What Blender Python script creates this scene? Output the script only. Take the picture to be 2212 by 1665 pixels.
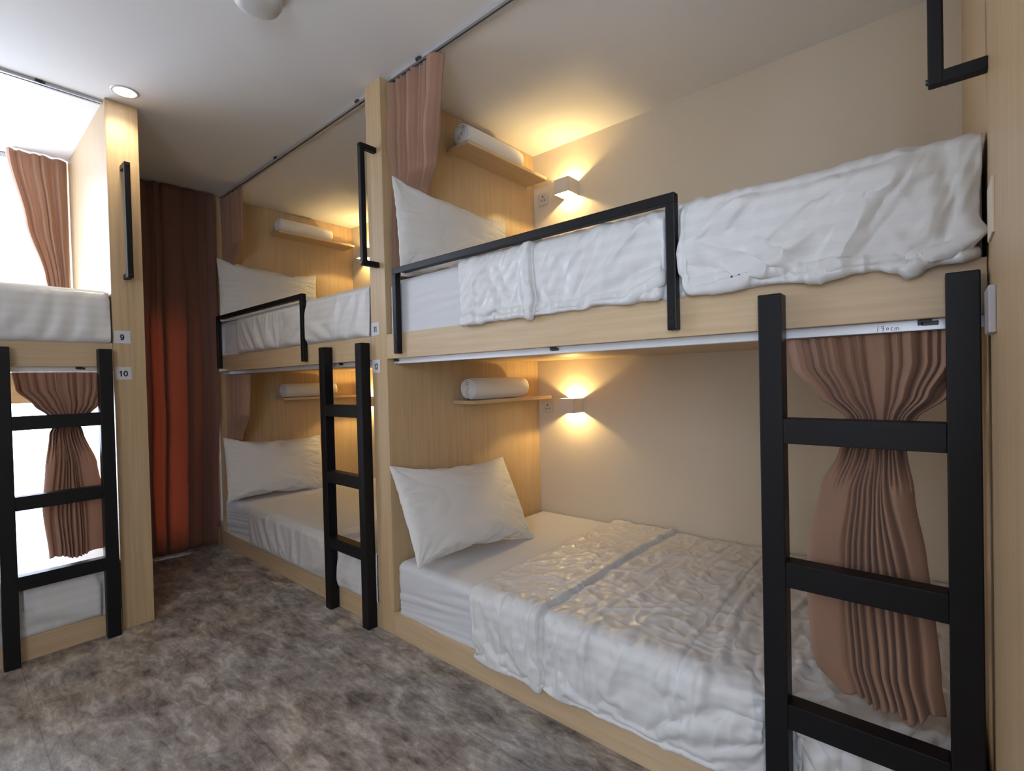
import bpy, bmesh, math, random
from mathutils import Vector, Matrix, noise, Euler
PI = math.pi
for o in list(bpy.data.objects): bpy.data.objects.remove(o)
SC = bpy.context.scene
COL = SC.collection

# ------------------------------------------------------------------ camera
cam_d = bpy.data.cameras.new('camera'); cam = bpy.data.objects.new('camera', cam_d); COL.objects.link(cam)
YAW, PITCH, ROLL = -0.8599, -0.0134, -0.0244
fw = Vector((math.cos(PITCH)*math.sin(-YAW), math.cos(PITCH)*math.cos(YAW), math.sin(PITCH)))
rt = Vector((math.cos(YAW), math.sin(YAW), 0)); up = rt.cross(fw)
r2 = math.cos(ROLL)*rt + math.sin(ROLL)*up; u2 = -math.sin(ROLL)*rt + math.cos(ROLL)*up
cam.matrix_world = Matrix(((r2.x, u2.x, -fw.x, -1.3226), (r2.y, u2.y, -fw.y, 0.0748), (r2.z, u2.z, -fw.z, 1.1469), (0, 0, 0, 1)))
cam_d.sensor_width = 36; cam_d.lens = 36*1069.79/2212; cam_d.clip_start = 0.02
SC.camera = cam

# ------------------------------------------------------------------ world, exposure, daylight portals
W = bpy.data.worlds.new('sky'); SC.world = W; W.use_nodes = True
bg = W.node_tree.nodes['Background']; bg.inputs[0].default_value = (0.76, 0.89, 1.12, 1); bg.inputs[1].default_value = 9.0
SC.view_settings.view_transform = 'Standard'; SC.view_settings.look = 'None'
SC.view_settings.exposure = 0.25; SC.view_settings.gamma = 1; SC.view_settings.use_curve_mapping = False
def portal(loc, rot, sx, sy):
    l = bpy.data.lights.new('daylight_portal', 'AREA'); l.shape = 'RECTANGLE'; l.size = sx; l.size_y = sy
    l.cycles.is_portal = True
    o = bpy.data.objects.new('daylight_portal', l); COL.objects.link(o); o.location = loc; o.rotation_euler = rot
# portals face into the room
portal((-1.75, 4.20, 1.27), (-PI/2, 0, 0), 2.0, 2.46)
portal((-2.95, -0.60, 1.64), (0, -PI/2, 0), 1.5, 1.5)  # daylight for the added, unseen window in the left wall
portal((-0.30, 4.20, 0.87), (-PI/2, 0, 0), 0.56, 1.6)

# ------------------------------------------------------------------ key dimensions
L, T, D, H = 1.95, 0.117, 1.107, 2.509
YB = 4.06                     # inner face of the window wall
LA = 1.925                    # length of the far bunk
MB = Matrix.Identity(4)
MA = Matrix.Translation((0, L+T, 0))
ML = Matrix.Translation((-0.776, 3.018, 0)) @ Matrix.Rotation(PI/2, 4, 'Z')

# ------------------------------------------------------------------ materials
def mat(name):
    m = bpy.data.materials.new(name); m.use_nodes = True
    nt = m.node_tree; return m, nt, nt.nodes['Principled BSDF']
def N(nt, typ, **kw):
    n = nt.nodes.new(typ)
    for k, v in kw.items():
        if hasattr(n, k): setattr(n, k, v)
        else: n.inputs[k].default_value = v
    return n
def simple(name, col, rough=0.5, metal=0.0, bump=0, bscale=200):
    m, nt, b = mat(name)
    b.inputs['Base Color'].default_value = (*col, 1); b.inputs['Roughness'].default_value = rough; b.inputs['Metallic'].default_value = metal
    if bump:
        tc = N(nt, 'ShaderNodeTexCoord'); nz = N(nt, 'ShaderNodeTexNoise', Scale=bscale, Detail=4.0)
        bp = N(nt, 'ShaderNodeBump', Strength=bump, Distance=0.002)
        nt.links.new(tc.outputs['Object'], nz.inputs['Vector']); nt.links.new(nz.outputs['Fac'], bp.inputs['Height'])
        nt.links.new(bp.outputs['Normal'], b.inputs['Normal'])
    return m
def wood(name, stretch, c0=(0.50, 0.352, 0.20), c1=(0.59, 0.43, 0.26)):
    m, nt, b = mat(name)
    tc = N(nt, 'ShaderNodeTexCoord'); mp = N(nt, 'ShaderNodeMapping'); mp.inputs['Scale'].default_value = stretch
    nz = N(nt, 'ShaderNodeTexNoise', Scale=1.0, Detail=5.0, Roughness=0.62, Distortion=0.15)
    cr = N(nt, 'ShaderNodeValToRGB'); e = cr.color_ramp.elements
    e[0].position = 0.32; e[0].color = (*c0, 1); e[1].position = 0.68; e[1].color = (*c1, 1)
    nt.links.new(tc.outputs['Object'], mp.inputs['Vector']); nt.links.new(mp.outputs[0], nz.inputs['Vector'])
    nt.links.new(nz.outputs['Fac'], cr.inputs['Fac']); nt.links.new(cr.outputs['Color'], b.inputs['Base Color'])
    b.inputs['Roughness'].default_value = 0.42
    bp = N(nt, 'ShaderNodeBump', Strength=0.06, Distance=0.001); nt.links.new(nz.outputs['Fac'], bp.inputs['Height']); nt.links.new(bp.outputs['Normal'], b.inputs['Normal'])
    return m
WOODV = wood('maple_laminate_vertical', (60, 60, 2.2), (0.47, 0.32, 0.17), (0.56, 0.40, 0.225))       # grain runs up
WOODH = wood('maple_laminate_lengthwise', (60, 2.2, 60))     # grain runs along the bunk
WOODX = wood('maple_laminate_shelf', (2.2, 60, 60))
WALLM = simple('beige_wall_paint', (0.66, 0.565, 0.43), 0.75, bump=0.08, bscale=320)
CEILM = simple('ceiling_paint', (0.83, 0.81, 0.785), 0.8, bump=0.05, bscale=300)
BLACK = simple('black_powder_coat', (0.007, 0.0065, 0.007), 0.45, bump=0.05, bscale=500); BLACK.node_tree.nodes['Principled BSDF'].inputs['Specular IOR Level'].default_value = 0.25
BOLT = simple('black_bolt', (0.006, 0.006, 0.006), 0.3)
ALU = simple('white_aluminium', (0.72, 0.73, 0.75), 0.35, 0.3)
ALUC = simple('grey_aluminium', (0.50, 0.50, 0.52), 0.4, 0.4)
DARKM = simple('dark_plastic', (0.03, 0.03, 0.032), 0.4)
WHITEP = simple('white_plastic', (0.62, 0.60, 0.57), 0.4)
PLATE = simple('sign_plate', (0.60, 0.59, 0.60), 0.5)
INK = simple('black_ink', (0.012, 0.012, 0.02), 0.6)
LAMPM = simple('lamp_housing_paint', (0.66, 0.59, 0.52), 0.55)
ALUG = simple('window_frame_metal', (0.35, 0.35, 0.36), 0.4, 0.6)

def cloth(name, col, check=0.0, rough=0.7, sheen=0.25, weave=900, translucent=None, bump=0.12):
    m, nt, b = mat(name)
    tc = N(nt, 'ShaderNodeTexCoord')
    b.inputs['Roughness'].default_value = rough; b.inputs['Sheen Weight'].default_value = sheen
    b.inputs['Base Color'].default_value = (*col, 1)
    nz = N(nt, 'ShaderNodeTexNoise', Scale=float(weave), Detail=2.0)
    bp = N(nt, 'ShaderNodeBump', Strength=bump, Distance=0.001)
    nt.links.new(tc.outputs['Object'], nz.inputs['Vector']); nt.links.new(nz.outputs['Fac'], bp.inputs['Height']); nt.links.new(bp.outputs['Normal'], b.inputs['Normal'])
    if check:   # woven satin stripe: colour and gloss differ a little, from the cloth's own UV
        uv = N(nt, 'ShaderNodeUVMap'); sp = N(nt, 'ShaderNodeSeparateXYZ'); nt.links.new(uv.outputs[0], sp.inputs[0])
        outs = []
        for ax, fr in (('X', 58.0), ('Y', 50.0)):
            mu = N(nt, 'ShaderNodeMath', operation='MULTIPLY'); mu.inputs[1].default_value = fr*2*PI/2.2
            sn = N(nt, 'ShaderNodeMath', operation='SINE'); gt = N(nt, 'ShaderNodeMath', operation='GREATER_THAN'); gt.inputs[1].default_value = 0.0
            nt.links.new(sp.outputs[ax], mu.inputs[0]); nt.links.new(mu.outputs[0], sn.inputs[0]); nt.links.new(sn.outputs[0], gt.inputs[0]); outs.append(gt)
        ad = N(nt, 'ShaderNodeMath', operation='ADD'); nt.links.new(outs[0].outputs[0], ad.inputs[0])
        k = N(nt, 'ShaderNodeMath', operation='MULTIPLY'); k.inputs[1].default_value = 0.35; nt.links.new(outs[1].outputs[0], k.inputs[0]); nt.links.new(k.outputs[0], ad.inputs[1])
        mr = N(nt, 'ShaderNodeMapRange'); mr.inputs['From Max'].default_value = 1.35; mr.inputs['To Min'].default_value = rough-0.18; mr.inputs['To Max'].default_value = rough+0.08
        nt.links.new(ad.outputs[0], mr.inputs['Value']); nt.links.new(mr.outputs[0], b.inputs['Roughness'])
        cr = N(nt, 'ShaderNodeMapRange'); cr.inputs['From Max'].default_value = 1.35; cr.inputs['To Min'].default_value = 0.0; cr.inputs['To Max'].default_value = 1.0
        nt.links.new(ad.outputs[0], cr.inputs['Value'])
        mx = N(nt, 'ShaderNodeMix', data_type='RGBA'); mx.inputs[6].default_value = (*[c*(1-check) for c in col], 1); mx.inputs[7].default_value = (*col, 1)
        nt.links.new(cr.outputs[0], mx.inputs[0]); nt.links.new(mx.outputs[2], b.inputs['Base Color'])
    if translucent:
        tr = N(nt, 'ShaderNodeBsdfTranslucent'); tr.inputs['Color'].default_value = (*translucent, 1)
        mix = N(nt, 'ShaderNodeMixShader'); mix.inputs[0].default_value = 0.35
        out = nt.nodes['Material Output']
        nt.links.new(b.outputs[0], mix.inputs[1]); nt.links.new(tr.outputs[0], mix.inputs[2]); nt.links.new(mix.outputs[0], out.inputs[0])
    return m
SHEET = cloth('white_fitted_sheet', (0.60, 0.595, 0.60), 0.02, 0.7)
DUVET = cloth('white_satin_stripe_duvet', (0.645, 0.63, 0.605), 0.055, 0.48, 0.05)
PILLOW = cloth('white_pillowcase', (0.66, 0.635, 0.59), 0, 0.6, 0.2)
TOWEL = cloth('white_terry', (0.74, 0.70, 0.64), 0, 0.95, 0.6, 260, bump=0.8)
CURT = cloth('dusty_pink_curtain', (0.52, 0.30, 0.195), 0, 0.7, 0.2, 700, translucent=(0.30, 0.16, 0.11))
REDC = cloth('brown_blackout_curtain', (0.27, 0.145, 0.11), 0, 0.75, 0.2, 700, translucent=(0.50, 0.165, 0.085))

def floor_material():
    m, nt, b = mat('mottled_vinyl_floor')
    tc = N(nt, 'ShaderNodeTexCoord')
    def nz(scale, st, det=6, rough=0.6, dist=0.0):
        mp = N(nt, 'ShaderNodeMapping'); mp.inputs['Scale'].default_value = st
        n = N(nt, 'ShaderNodeTexNoise', Scale=scale, Detail=float(det), Roughness=rough, Distortion=dist)
        nt.links.new(tc.outputs['Object'], mp.inputs['Vector']); nt.links.new(mp.outputs[0], n.inputs['Vector']); return n
    a = nz(10.0, (1.0, 0.55, 1), 10, 0.70, 0.5); c = nz(34.0, (1.0, 0.30, 1), 8, 0.72, 0.8); d = nz(3.0, (1, 0.7, 1), 3)
    cr = N(nt, 'ShaderNodeValToRGB'); e = cr.color_ramp.elements
    e[0].position = 0.37; e[0].color = (0.078, 0.065, 0.058, 1); e[1].position = 0.62; e[1].color = (0.55, 0.51, 0.46, 1)
    x = e.new(0.445); x.color = (0.20, 0.17, 0.15, 1); x = e.new(0.525); x.color = (0.33, 0.295, 0.265, 1)
    mx = N(nt, 'ShaderNodeMix', data_type='FLOAT'); mx.inputs[0].default_value = 0.42
    nt.links.new(a.outputs['Fac'], mx.inputs[2]); nt.links.new(c.outputs['Fac'], mx.inputs[3]); nt.links.new(mx.outputs[0], cr.inputs['Fac'])
    cr2 = N(nt, 'ShaderNodeValToRGB'); e = cr2.color_ramp.elements
    e[0].position = 0.35; e[0].color = (0.94, 0.97, 1.03, 1); e[1].position = 0.62; e[1].color = (1.04, 0.98, 0.91, 1)
    nt.links.new(d.outputs['Fac'], cr2.inputs['Fac'])
    mul = N(nt, 'ShaderNodeMix', data_type='RGBA', blend_type='MULTIPLY'); mul.inputs[0].default_value = 1.0
    nt.links.new(cr.outputs['Color'], mul.inputs[6]); nt.links.new(cr2.outputs['Color'], mul.inputs[7])
    br = N(nt, 'ShaderNodeTexBrick'); br.inputs['Scale'].default_value = 1.0; br.inputs['Mortar Size'].default_value = 0.0025
    br.inputs['Brick Width'].default_value = 0.9144; br.inputs['Row Height'].default_value = 0.4572
    br.inputs['Color1'].default_value = (1, 1, 1, 1); br.inputs['Color2'].default_value = (0.93, 0.93, 0.93, 1); br.inputs['Mortar'].default_value = (0.72, 0.72, 0.72, 1)
    mp = N(nt, 'ShaderNodeMapping'); mp.inputs['Rotation'].default_value = (0, 0, PI/2); mp.inputs['Location'].default_value = (0.3, 0.21, 0)
    nt.links.new(tc.outputs['Object'], mp.inputs['Vector']); nt.links.new(mp.outputs[0], br.inputs['Vector'])
    m2 = N(nt, 'ShaderNodeMix', data_type='RGBA', blend_type='MULTIPLY'); m2.inputs[0].default_value = 1.0
    nt.links.new(mul.outputs[2], m2.inputs[6]); nt.links.new(br.outputs['Color'], m2.inputs[7]); nt.links.new(m2.outputs[2], b.inputs['Base Color'])
    b.inputs['Roughness'].default_value = 0.48
    bp = N(nt, 'ShaderNodeBump', Strength=0.15, Distance=0.001); nt.links.new(c.outputs['Fac'], bp.inputs['Height']); nt.links.new(bp.outputs['Normal'], b.inputs['Normal'])
    return m
FLOORM = floor_material()
def emis(name, col, st):
    m = bpy.data.materials.new(name); m.use_nodes = True; nt = m.node_tree; nt.nodes.remove(nt.nodes['Principled BSDF'])
    e = N(nt, 'ShaderNodeEmission'); e.inputs[0].default_value = (*col, 1); e.inputs[1].default_value = st
    nt.links.new(e.outputs[0], nt.nodes['Material Output'].inputs[0]); return m
LEDM = emis('lit_led', (1.0, 0.80, 0.50), 40)
DOWNM = emis('lit_downlight_diffuser', (1.0, 0.93, 0.82), 14)
def glass():
    m = bpy.data.materials.new('clear_window_glass'); m.use_nodes = True; nt = m.node_tree; nt.nodes.remove(nt.nodes['Principled BSDF'])
    t = N(nt, 'ShaderNodeBsdfTransparent'); g = N(nt, 'ShaderNodeBsdfGlossy'); g.inputs['Roughness'].default_value = 0.02
    mx = N(nt, 'ShaderNodeMixShader'); mx.inputs[0].default_value = 0.05
    nt.links.new(t.outputs[0], mx.inputs[1]); nt.links.new(g.outputs[0], mx.inputs[2]); nt.links.new(mx.outputs[0], nt.nodes['Material Output'].inputs[0]); return m
GLASS = glass()

# ------------------------------------------------------------------ mesh helpers
def link_mesh(name, bm, m, parent=None, matrix=None, smooth=False):
    me = bpy.data.meshes.new(name); bm.normal_update(); bm.to_mesh(me); bm.free()
    ms = m if isinstance(m, (list, tuple)) else [m]
    for x in ms: me.materials.append(x)
    if smooth:
        for p in me.polygons: p.use_smooth = True
    o = bpy.data.objects.new(name, me); COL.objects.link(o)
    if parent: o.parent = parent
    if matrix is not None: o.matrix_local = matrix
    return o
def box(bm, x0, x1, y0, y1, z0, z1, bev=0.0, seg=2, mi=0):
    t = bmesh.new(); bmesh.ops.create_cube(t, size=1)
    for v in t.verts: v.co = Vector(((x0+x1)/2+v.co.x*(x1-x0), (y0+y1)/2+v.co.y*(y1-y0), (z0+z1)/2+v.co.z*(z1-z0)))
    if bev: bmesh.ops.bevel(t, geom=t.edges[:], offset=bev, segments=seg, profile=0.5, affect='EDGES')
    for f in t.faces: f.material_index = mi
    me = bpy.data.meshes.new('t'); t.to_mesh(me); t.free(); bm.from_mesh(me); bpy.data.meshes.remove(me)
def cyl(bm, p0, p1, r, seg=24, r1=None):
    p0, p1 = Vector(p0), Vector(p1); d = p1-p0
    t = bmesh.new(); bmesh.ops.create_cone(t, cap_ends=True, segments=seg, radius1=r, radius2=r if r1 is None else r1, depth=d.length)
    M = Matrix.Translation((p0+p1)/2) @ d.to_track_quat('Z', 'Y').to_matrix().to_4x4()
    bmesh.ops.transform(t, matrix=M, verts=t.verts)
    me = bpy.data.meshes.new('t'); t.to_mesh(me); t.free(); bm.from_mesh(me); bpy.data.meshes.remove(me)
def boxobj(name, b, m, parent=None, matrix=None, bev=0.0015):
    bm = bmesh.new(); box(bm, *b, bev=bev); return link_mesh(name, bm, m, parent, matrix)
def grid_mesh(name, nu, nv, fn, m, parent=None, matrix=None, solid=0.0, uvs=None, close_u=False):
    bm = bmesh.new(); V = [[None]*nv for _ in range(nu)]
    for i in range(nu):
        for j in range(nv): V[i][j] = bm.verts.new(fn(i/(nu-1), j/(nv-1)))
    uvl = bm.loops.layers.uv.new('UVMap')
    for i in range(nu-1):
        for j in range(nv-1):
            f = bm.faces.new((V[i][j], V[i+1][j], V[i+1][j+1], V[i][j+1])); f.smooth = True
            for lp, (a, b) in zip(f.loops, ((i, j), (i+1, j), (i+1, j+1), (i, j+1))):
                lp[uvl].uv = (a/(nu-1)*(uvs[0] if uvs else 1), b/(nv-1)*(uvs[1] if uvs else 1))
    o = link_mesh(name, bm, m, parent, matrix)
    if solid:
        s = o.modifiers.new('thickness', 'SOLIDIFY'); s.thickness = solid; s.offset = -1
    return o
def meta(o, label, cat, group=None, kind=None):
    if label: o['label'] = label
    if cat: o['category'] = cat
    if group: o['group'] = group
    if kind: o['kind'] = kind
    return o
def empty(name, label, cat, M, loc=(0, 0, 0), group=None):
    o = bpy.data.objects.new(name, None); COL.objects.link(o); o.empty_display_size = 0.05
    o.matrix_world = M @ Matrix.Translation(loc); return meta(o, label, cat, group)
def nz(x, y, z=0.0): return noise.noise(Vector((x, y, z)))
def sst(a, b, x):
    t = min(1, max(0, (x-a)/(b-a))); return t*t*(3-2*t)
def lerp(a, b, t): return a+(b-a)*t
def curve(pts, z):       # smooth interpolation through (z, v...) rows, z descending
    if z >= pts[0][0]: return pts[0][1:]
    for p, q in zip(pts, pts[1:]):
        if z >= q[0]:
            t = (p[0]-z)/(p[0]-q[0]); t = t*t*(3-2*t)*0.6+t*0.4
            return tuple(lerp(a, b, t) for a, b in zip(p[1:], q[1:]))
    return pts[-1][1:]

DL = YB-3.018-0.002
# ------------------------------------------------------------------ duvets
def ridge(x, y, z, p=3.0):
    r = 1-abs(2.2*nz(x, y, z)); return max(0.0, r)**p
def run_frames(n):
    for f in range(1, n+1): SC.frame_set(f)
def bake(o, name):
    dg = bpy.context.evaluated_depsgraph_get(); me = bpy.data.meshes.new_from_object(o.evaluated_get(dg)); me.name = name
    old = o.data; bpy.data.objects.remove(o); bpy.data.meshes.remove(old); return me
def drape(ln, d, nu, nv, seed, frames=28, g_front=0.055, g_top=0.02, bend=2.5, sub=2, lean=0.0, amp=0.005, bars='ladder'):
    """cloth laid over a mattress 0.25 thick (its top at z=0.25) and tucked at the front board, settled under gravity"""
    drop, x0, x1, rc, y0 = 0.245, -0.001, d-0.014, 0.04, 0.012
    per = drop+x1-x0; bm = bmesh.new(); V = [[None]*(nv+1) for _ in range(nu+1)]; zt = 0.256
    for i in range(nu+1):
        for j in range(nv+1):
            s = i/nu*per; y = y0+j/nv*(ln-y0)
            if s < drop-rc: p = Vector((x0, y, zt-drop+s))
            elif s < drop+rc:
                a = (s-drop+rc)/(2*rc)*PI/2; p = Vector((x0+rc-rc*math.cos(a), y, zt-rc+rc*math.sin(a)))
            else: p = Vector((x0+s-drop, y, zt))
            if s < 0.04: p.x += 0.02*(1-s/0.04)
            yy = y+lean*(s-drop); n = amp*(nz(p.x*(5 if s < drop else 9)+seed, yy*13, p.z*3)+0.7*nz(p.x*(8 if s < drop else 19)+seed, yy*27, p.z*5))
            if s > drop: p.z += abs(n)
            else: p.x -= abs(n)
            V[i][j] = bm.verts.new(p)
    uvl = bm.loops.layers.uv.new('UVMap')
    for i in range(nu):
        for j in range(nv):
            f = bm.faces.new((V[i][j], V[i+1][j], V[i+1][j+1], V[i][j+1])); f.smooth = True
            for lp, (a, b) in zip(f.loops, ((i, j), (i+1, j), (i+1, j+1), (i, j+1))): lp[uvl].uv = (a/nu*per, y0+b/nv*(ln-y0))
    me = bpy.data.meshes.new('c'); bm.to_mesh(me); bm.free(); o = bpy.data.objects.new('c', me); COL.objects.link(o)
    g = o.vertex_groups.new(name='pin'); g2 = o.vertex_groups.new(name='grow')
    for i in range(nu+1):
        s = i/nu*per; w = sst(drop-0.01, drop+0.16, s)
        g2.add([i*(nv+1)+j for j in range(nv+1)], w, 'REPLACE')
    g.add([i*(nv+1)+j for i in (0, nu) for j in range(nv+1)], 1.0, 'REPLACE')
    c = o.modifiers.new('c', 'CLOTH'); st = c.settings
    st.quality = 5; st.mass = 0.25; st.tension_stiffness = 15; st.compression_stiffness = 15; st.shear_stiffness = 8; st.bending_stiffness = bend
    st.vertex_group_mass = 'pin'; st.vertex_group_shrink = 'grow'; st.shrink_min = -g_front; st.shrink_max = -g_top; st.air_damping = 3
    c.collision_settings.distance_min = 0.004; c.collision_settings.collision_quality = 3
    c.point_cache.frame_start = 1; c.point_cache.frame_end = frames
    bm = bmesh.new(); box(bm, 0, d+0.05, 0.0, ln+0.4, -0.2, 0.25, 0.035, 4)
    cm = bpy.data.meshes.new('k'); bm.to_mesh(cm); bm.free(); co = bpy.data.objects.new('k', cm); COL.objects.link(co)
    co.modifiers.new('x', 'COLLISION'); co.collision.thickness_outer = 0.004; co.collision.cloth_friction = 8
    # end boards of the bunk keep the cloth inside its berth
    bm = bmesh.new(); box(bm, -0.3, d+0.1, -0.2, 0.001, -0.3, 0.9)
    cm2 = bpy.data.meshes.new('k'); bm.to_mesh(cm2); bm.free(); co2 = bpy.data.objects.new('k', cm2); COL.objects.link(co2)
    co2.modifiers.new('x', 'COLLISION'); co2.collision.thickness_outer = 0.003
    bm = bmesh.new()      # the ladder uprights or the guard rail press on the cloth
    if bars == 'ladder':
        for ya in (0.013, 0.3475): box(bm, -0.09, -0.006, ya-0.004, ya+0.054, -0.3, 0.5)
    else:
        for ya in (0.603, bars-0.027): box(bm, -0.06, -0.006, ya-0.004, ya+0.031, -0.15, 0.28)
        box(bm, -0.06, -0.006, 0.603, bars, 0.2555, 0.292)
    cm3 = bpy.data.meshes.new('k'); bm.to_mesh(cm3); bm.free(); co3 = bpy.data.objects.new('k', cm3); COL.objects.link(co3)
    co3.modifiers.new('x', 'COLLISION'); co3.collision.thickness_outer = 0.003
    run_frames(frames)
    if sub: sd = o.modifiers.new('s', 'SUBSURF'); sd.levels = sub
    m = bake(o, 'duvet'); bpy.data.objects.remove(co); bpy.data.objects.remove(co2); bpy.data.objects.remove(co3); SC.frame_set(1); return m
def tailor(me, fold, seam, seed, gath=1.0, gl=0.2, diag=0.0, tuck=0.002, bars=(0.038, 0.3725), hw=0.030):
    """turned-back band, its rolled edge and the seam of the duvet cover, as relief on the settled cloth"""
    n = len(me.vertices); S = [0.0]*n; Y = [0.0]*n; uv = me.uv_layers[0].data
    for lp in me.loops: u = uv[lp.index].uv; S[lp.vertex_index] = u[0]; Y[lp.vertex_index] = u[1]
    nr = [v.normal.copy() for v in me.vertices]
    for i, v in enumerate(me.vertices):
        s, y, dd = S[i], Y[i], 0.0
        if fold is not None:
            e = y-fold-0.014*nz(s*4, 2.0, seed)-0.02*sst(0.245, 0.0, s)*0
            dd += 0.006*sst(-0.003, 0.003, e)+0.010*sst(-0.003, 0.004, e)*(1-sst(0.016, 0.050, e))-0.005*math.exp(-((e+0.007)/0.006)**2)
        if seam is not None:
            e = y-seam-0.03*(s-0.245)-0.004*nz(s*9, 1, seed); dd -= 0.0028*math.exp(-(e/0.0035)**2)-0.002*math.exp(-((e-0.011)/0.007)**2)
        q = sst(0.20, 0.32, s); dd += 0.0012*ridge(s*14, y*11, seed, 2)+q*0.006*ridge((y+s)*7+0.9*nz(y*6, s*6, seed), (s-y)*4, seed+4, 1.8)+q*0.003*ridge((y-s)*13+nz(y*9, s*9, seed), (s+y)*9, seed+8, 1.8)
        g = sst(0.02, 0.14, s)*(1-sst(0.26, 0.40, s))
        w = y+gl*(s-0.245)+0.03*nz(y*4, s*6, seed)
        dd += gath*g*(0.008*ridge(w*11, s*2.5, seed+21, 1.7)*(0.6+0.6*nz(y*3, 5, seed))+0.0045*ridge(w*24, s*5, seed+22, 1.7))
        dd += tuck*sst(0.012, 0.03, s)*(1-sst(0.05, 0.10, s))*ridge(y*26, 3, seed+40, 1.5)
        if diag: k = sst(0.95, 0.55, y)*sst(0.0, 0.03, s)*(1-sst(0.24, 0.27, s)); dd += diag*k*ridge((y+1.15*(s-0.245)+0.05*nz(y*4, s*4, 1))*5.5, s*1.5, seed+31, 2.2)
        for bc in bars:
            if s < 0.29: dd *= sst(hw, hw+0.03, abs(y-bc))
        if dd and s > 0.012: v.co += nr[i]*dd*sst(0.008, 0.03, s)
        v.co.y = max(v.co.y, 0.003); v.co.x = max(v.co.x, -0.034)
        for bc in bars:
            if abs(v.co.y-bc) < hw-0.004 and v.co.z < 0.295: v.co.x = max(v.co.x, -0.0005 if hw > 0.025 else -0.001)
def lay(me, M, z0, label):
    o = bpy.data.objects.new('duvet', me); COL.objects.link(o); o.matrix_world = M @ Matrix.Translation((0, 0, z0))
    me.materials.clear(); me.materials.append(DUVET)
    for p in me.polygons: p.use_smooth = True
    s = o.modifiers.new('thickness', 'SOLIDIFY'); s.thickness = 0.003; s.offset = 0
    return meta(o, label, 'duvet')
# ------------------------------------------------------------------ pillows
def pillow_mesh(w, h, nx, ny, seed, pressure=2.2, frames=26, sub=2):
    bm = bmesh.new(); V = {}
    for s in (1, -1):
        for i in range(nx+1):
            for j in range(ny+1):
                if s < 0 and (i in (0, nx) or j in (0, ny)): V[s, i, j] = V[1, i, j]; continue
                a, b = i/nx*2-1, j/ny*2-1
                t = 0.012*(1-a**4)*(1-b**4)+0.0012*nz(a*6+seed, b*6, s)
                V[s, i, j] = bm.verts.new((a*w/2, s*t, b*h/2))
        for i in range(nx):
            for j in range(ny):
                if s > 0: continue
    for s in (1, -1):
        for i in range(nx):
            for j in range(ny):
                q = [V[s, i, j], V[s, i+1, j], V[s, i+1, j+1], V[s, i, j+1]]
                bm.faces.new(q if s < 0 else q[::-1]).smooth = True
    me = bpy.data.meshes.new('p'); bm.to_mesh(me); bm.free(); o = bpy.data.objects.new('p', me); COL.objects.link(o)
    c = o.modifiers.new('c', 'CLOTH'); st = c.settings
    st.quality = 6; st.mass = 0.15; st.tension_stiffness = 40; st.compression_stiffness = 40; st.shear_stiffness = 20; st.bending_stiffness = 0.3
    st.use_pressure = True; st.uniform_pressure_force = pressure; st.air_damping = 4; st.effector_weights.gravity = 0.0
    c.point_cache.frame_start = 1; c.point_cache.frame_end = frames
    run_frames(frames); sd = o.modifiers.new('s', 'SUBSURF'); sd.levels = sub
    m = bake(o, 'pillow'); SC.frame_set(1)
    ys = sorted(v.co.y for v in m.vertices); k = 0.072/max(ys[-1], -ys[0])
    nr = [v.normal.copy() for v in m.vertices]
    for i, v in enumerate(m.vertices):
        v.co.y *= k; a, b = v.co.x/(w/2)*1.05, v.co.z/(h/2)*1.03; sd_ = seed+(3 if nr[i].y > 0 else 0)
        cr = max(math.exp(-((abs(a)-1)**2+(abs(b)-1)**2)/0.18), 0.0); an = math.atan2(1.02-abs(b), 1.02-abs(a))
        side = sst(0.55, 0.80, abs(a))*(1-sst(0.90, 0.98, abs(a)))
        dd = 0.007*cr*ridge(an*4+sd_*(1 if a*b > 0 else 2), 0.5, sd_, 1.8)*(1-sst(0.93, 1.0, max(abs(a), abs(b))))+0.0055*side*ridge(b*6+sd_, a*1.6, sd_, 1.6)+0.003*ridge(a*2.5+sd_, b*3.5, sd_, 2)*(1-side)
        v.co -= nr[i]*dd
    return m
def put_pillow(me, M, bot, top, roll, label, mirror=False):
    """bot / top: centre of the bottom and the top edge, in the bunk's frame"""
    b, t = Vector(bot), Vector(top); z = (t-b).normalized(); x = Vector((1, 0, 0)); x = (x-z*x.dot(z)).normalized(); y = z.cross(x)
    R = Matrix((x, y, z)).transposed().to_4x4()
    if mirror: R = R @ Matrix.Rotation(PI, 4, 'Z')
    o = bpy.data.objects.new('pillow', me); COL.objects.link(o); me.materials.clear(); me.materials.append(PILLOW)
    for p in me.polygons: p.use_smooth = True
    o.matrix_world = M @ Matrix.Translation((b+t)/2) @ R @ Matrix.Rotation(roll, 4, 'Y'); return meta(o, label, 'pillow')

# ------------------------------------------------------------------ settle bedding (scene still empty of collidable things)
PB1 = pillow_mesh(0.74, 0.47, 56, 38, 1.0); PB2 = pillow_mesh(0.76, 0.47, 56, 38, 5.0)
DB1 = drape(1.42, D, 90, 116, 3.0, g_front=0.045, g_top=0.085, bend=1.0, amp=0.014, lean=0.15); tailor(DB1, 1.10, 0.63, 1.3, 1.7, 0.1)
DB2 = drape(1.44, D, 90, 116, 8.0, g_front=0.042, g_top=0.03, bend=1.6, lean=0.9, amp=0.012, bars=1.86); tailor(DB2, 1.10, None, 4.1, 0.55, 0.5, 0.024, 0.005, (0.6165, 1.8465), 0.020)
DA1 = drape(1.44, D, 62, 80, 11.0, g_front=0.03, g_top=0.015, bend=2.0, frames=20); DA2 = drape(1.53, D, 62, 80, 13.0, bars=1.82, g_front=0.035, g_top=0.015, bend=2.0, frames=20)
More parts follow.
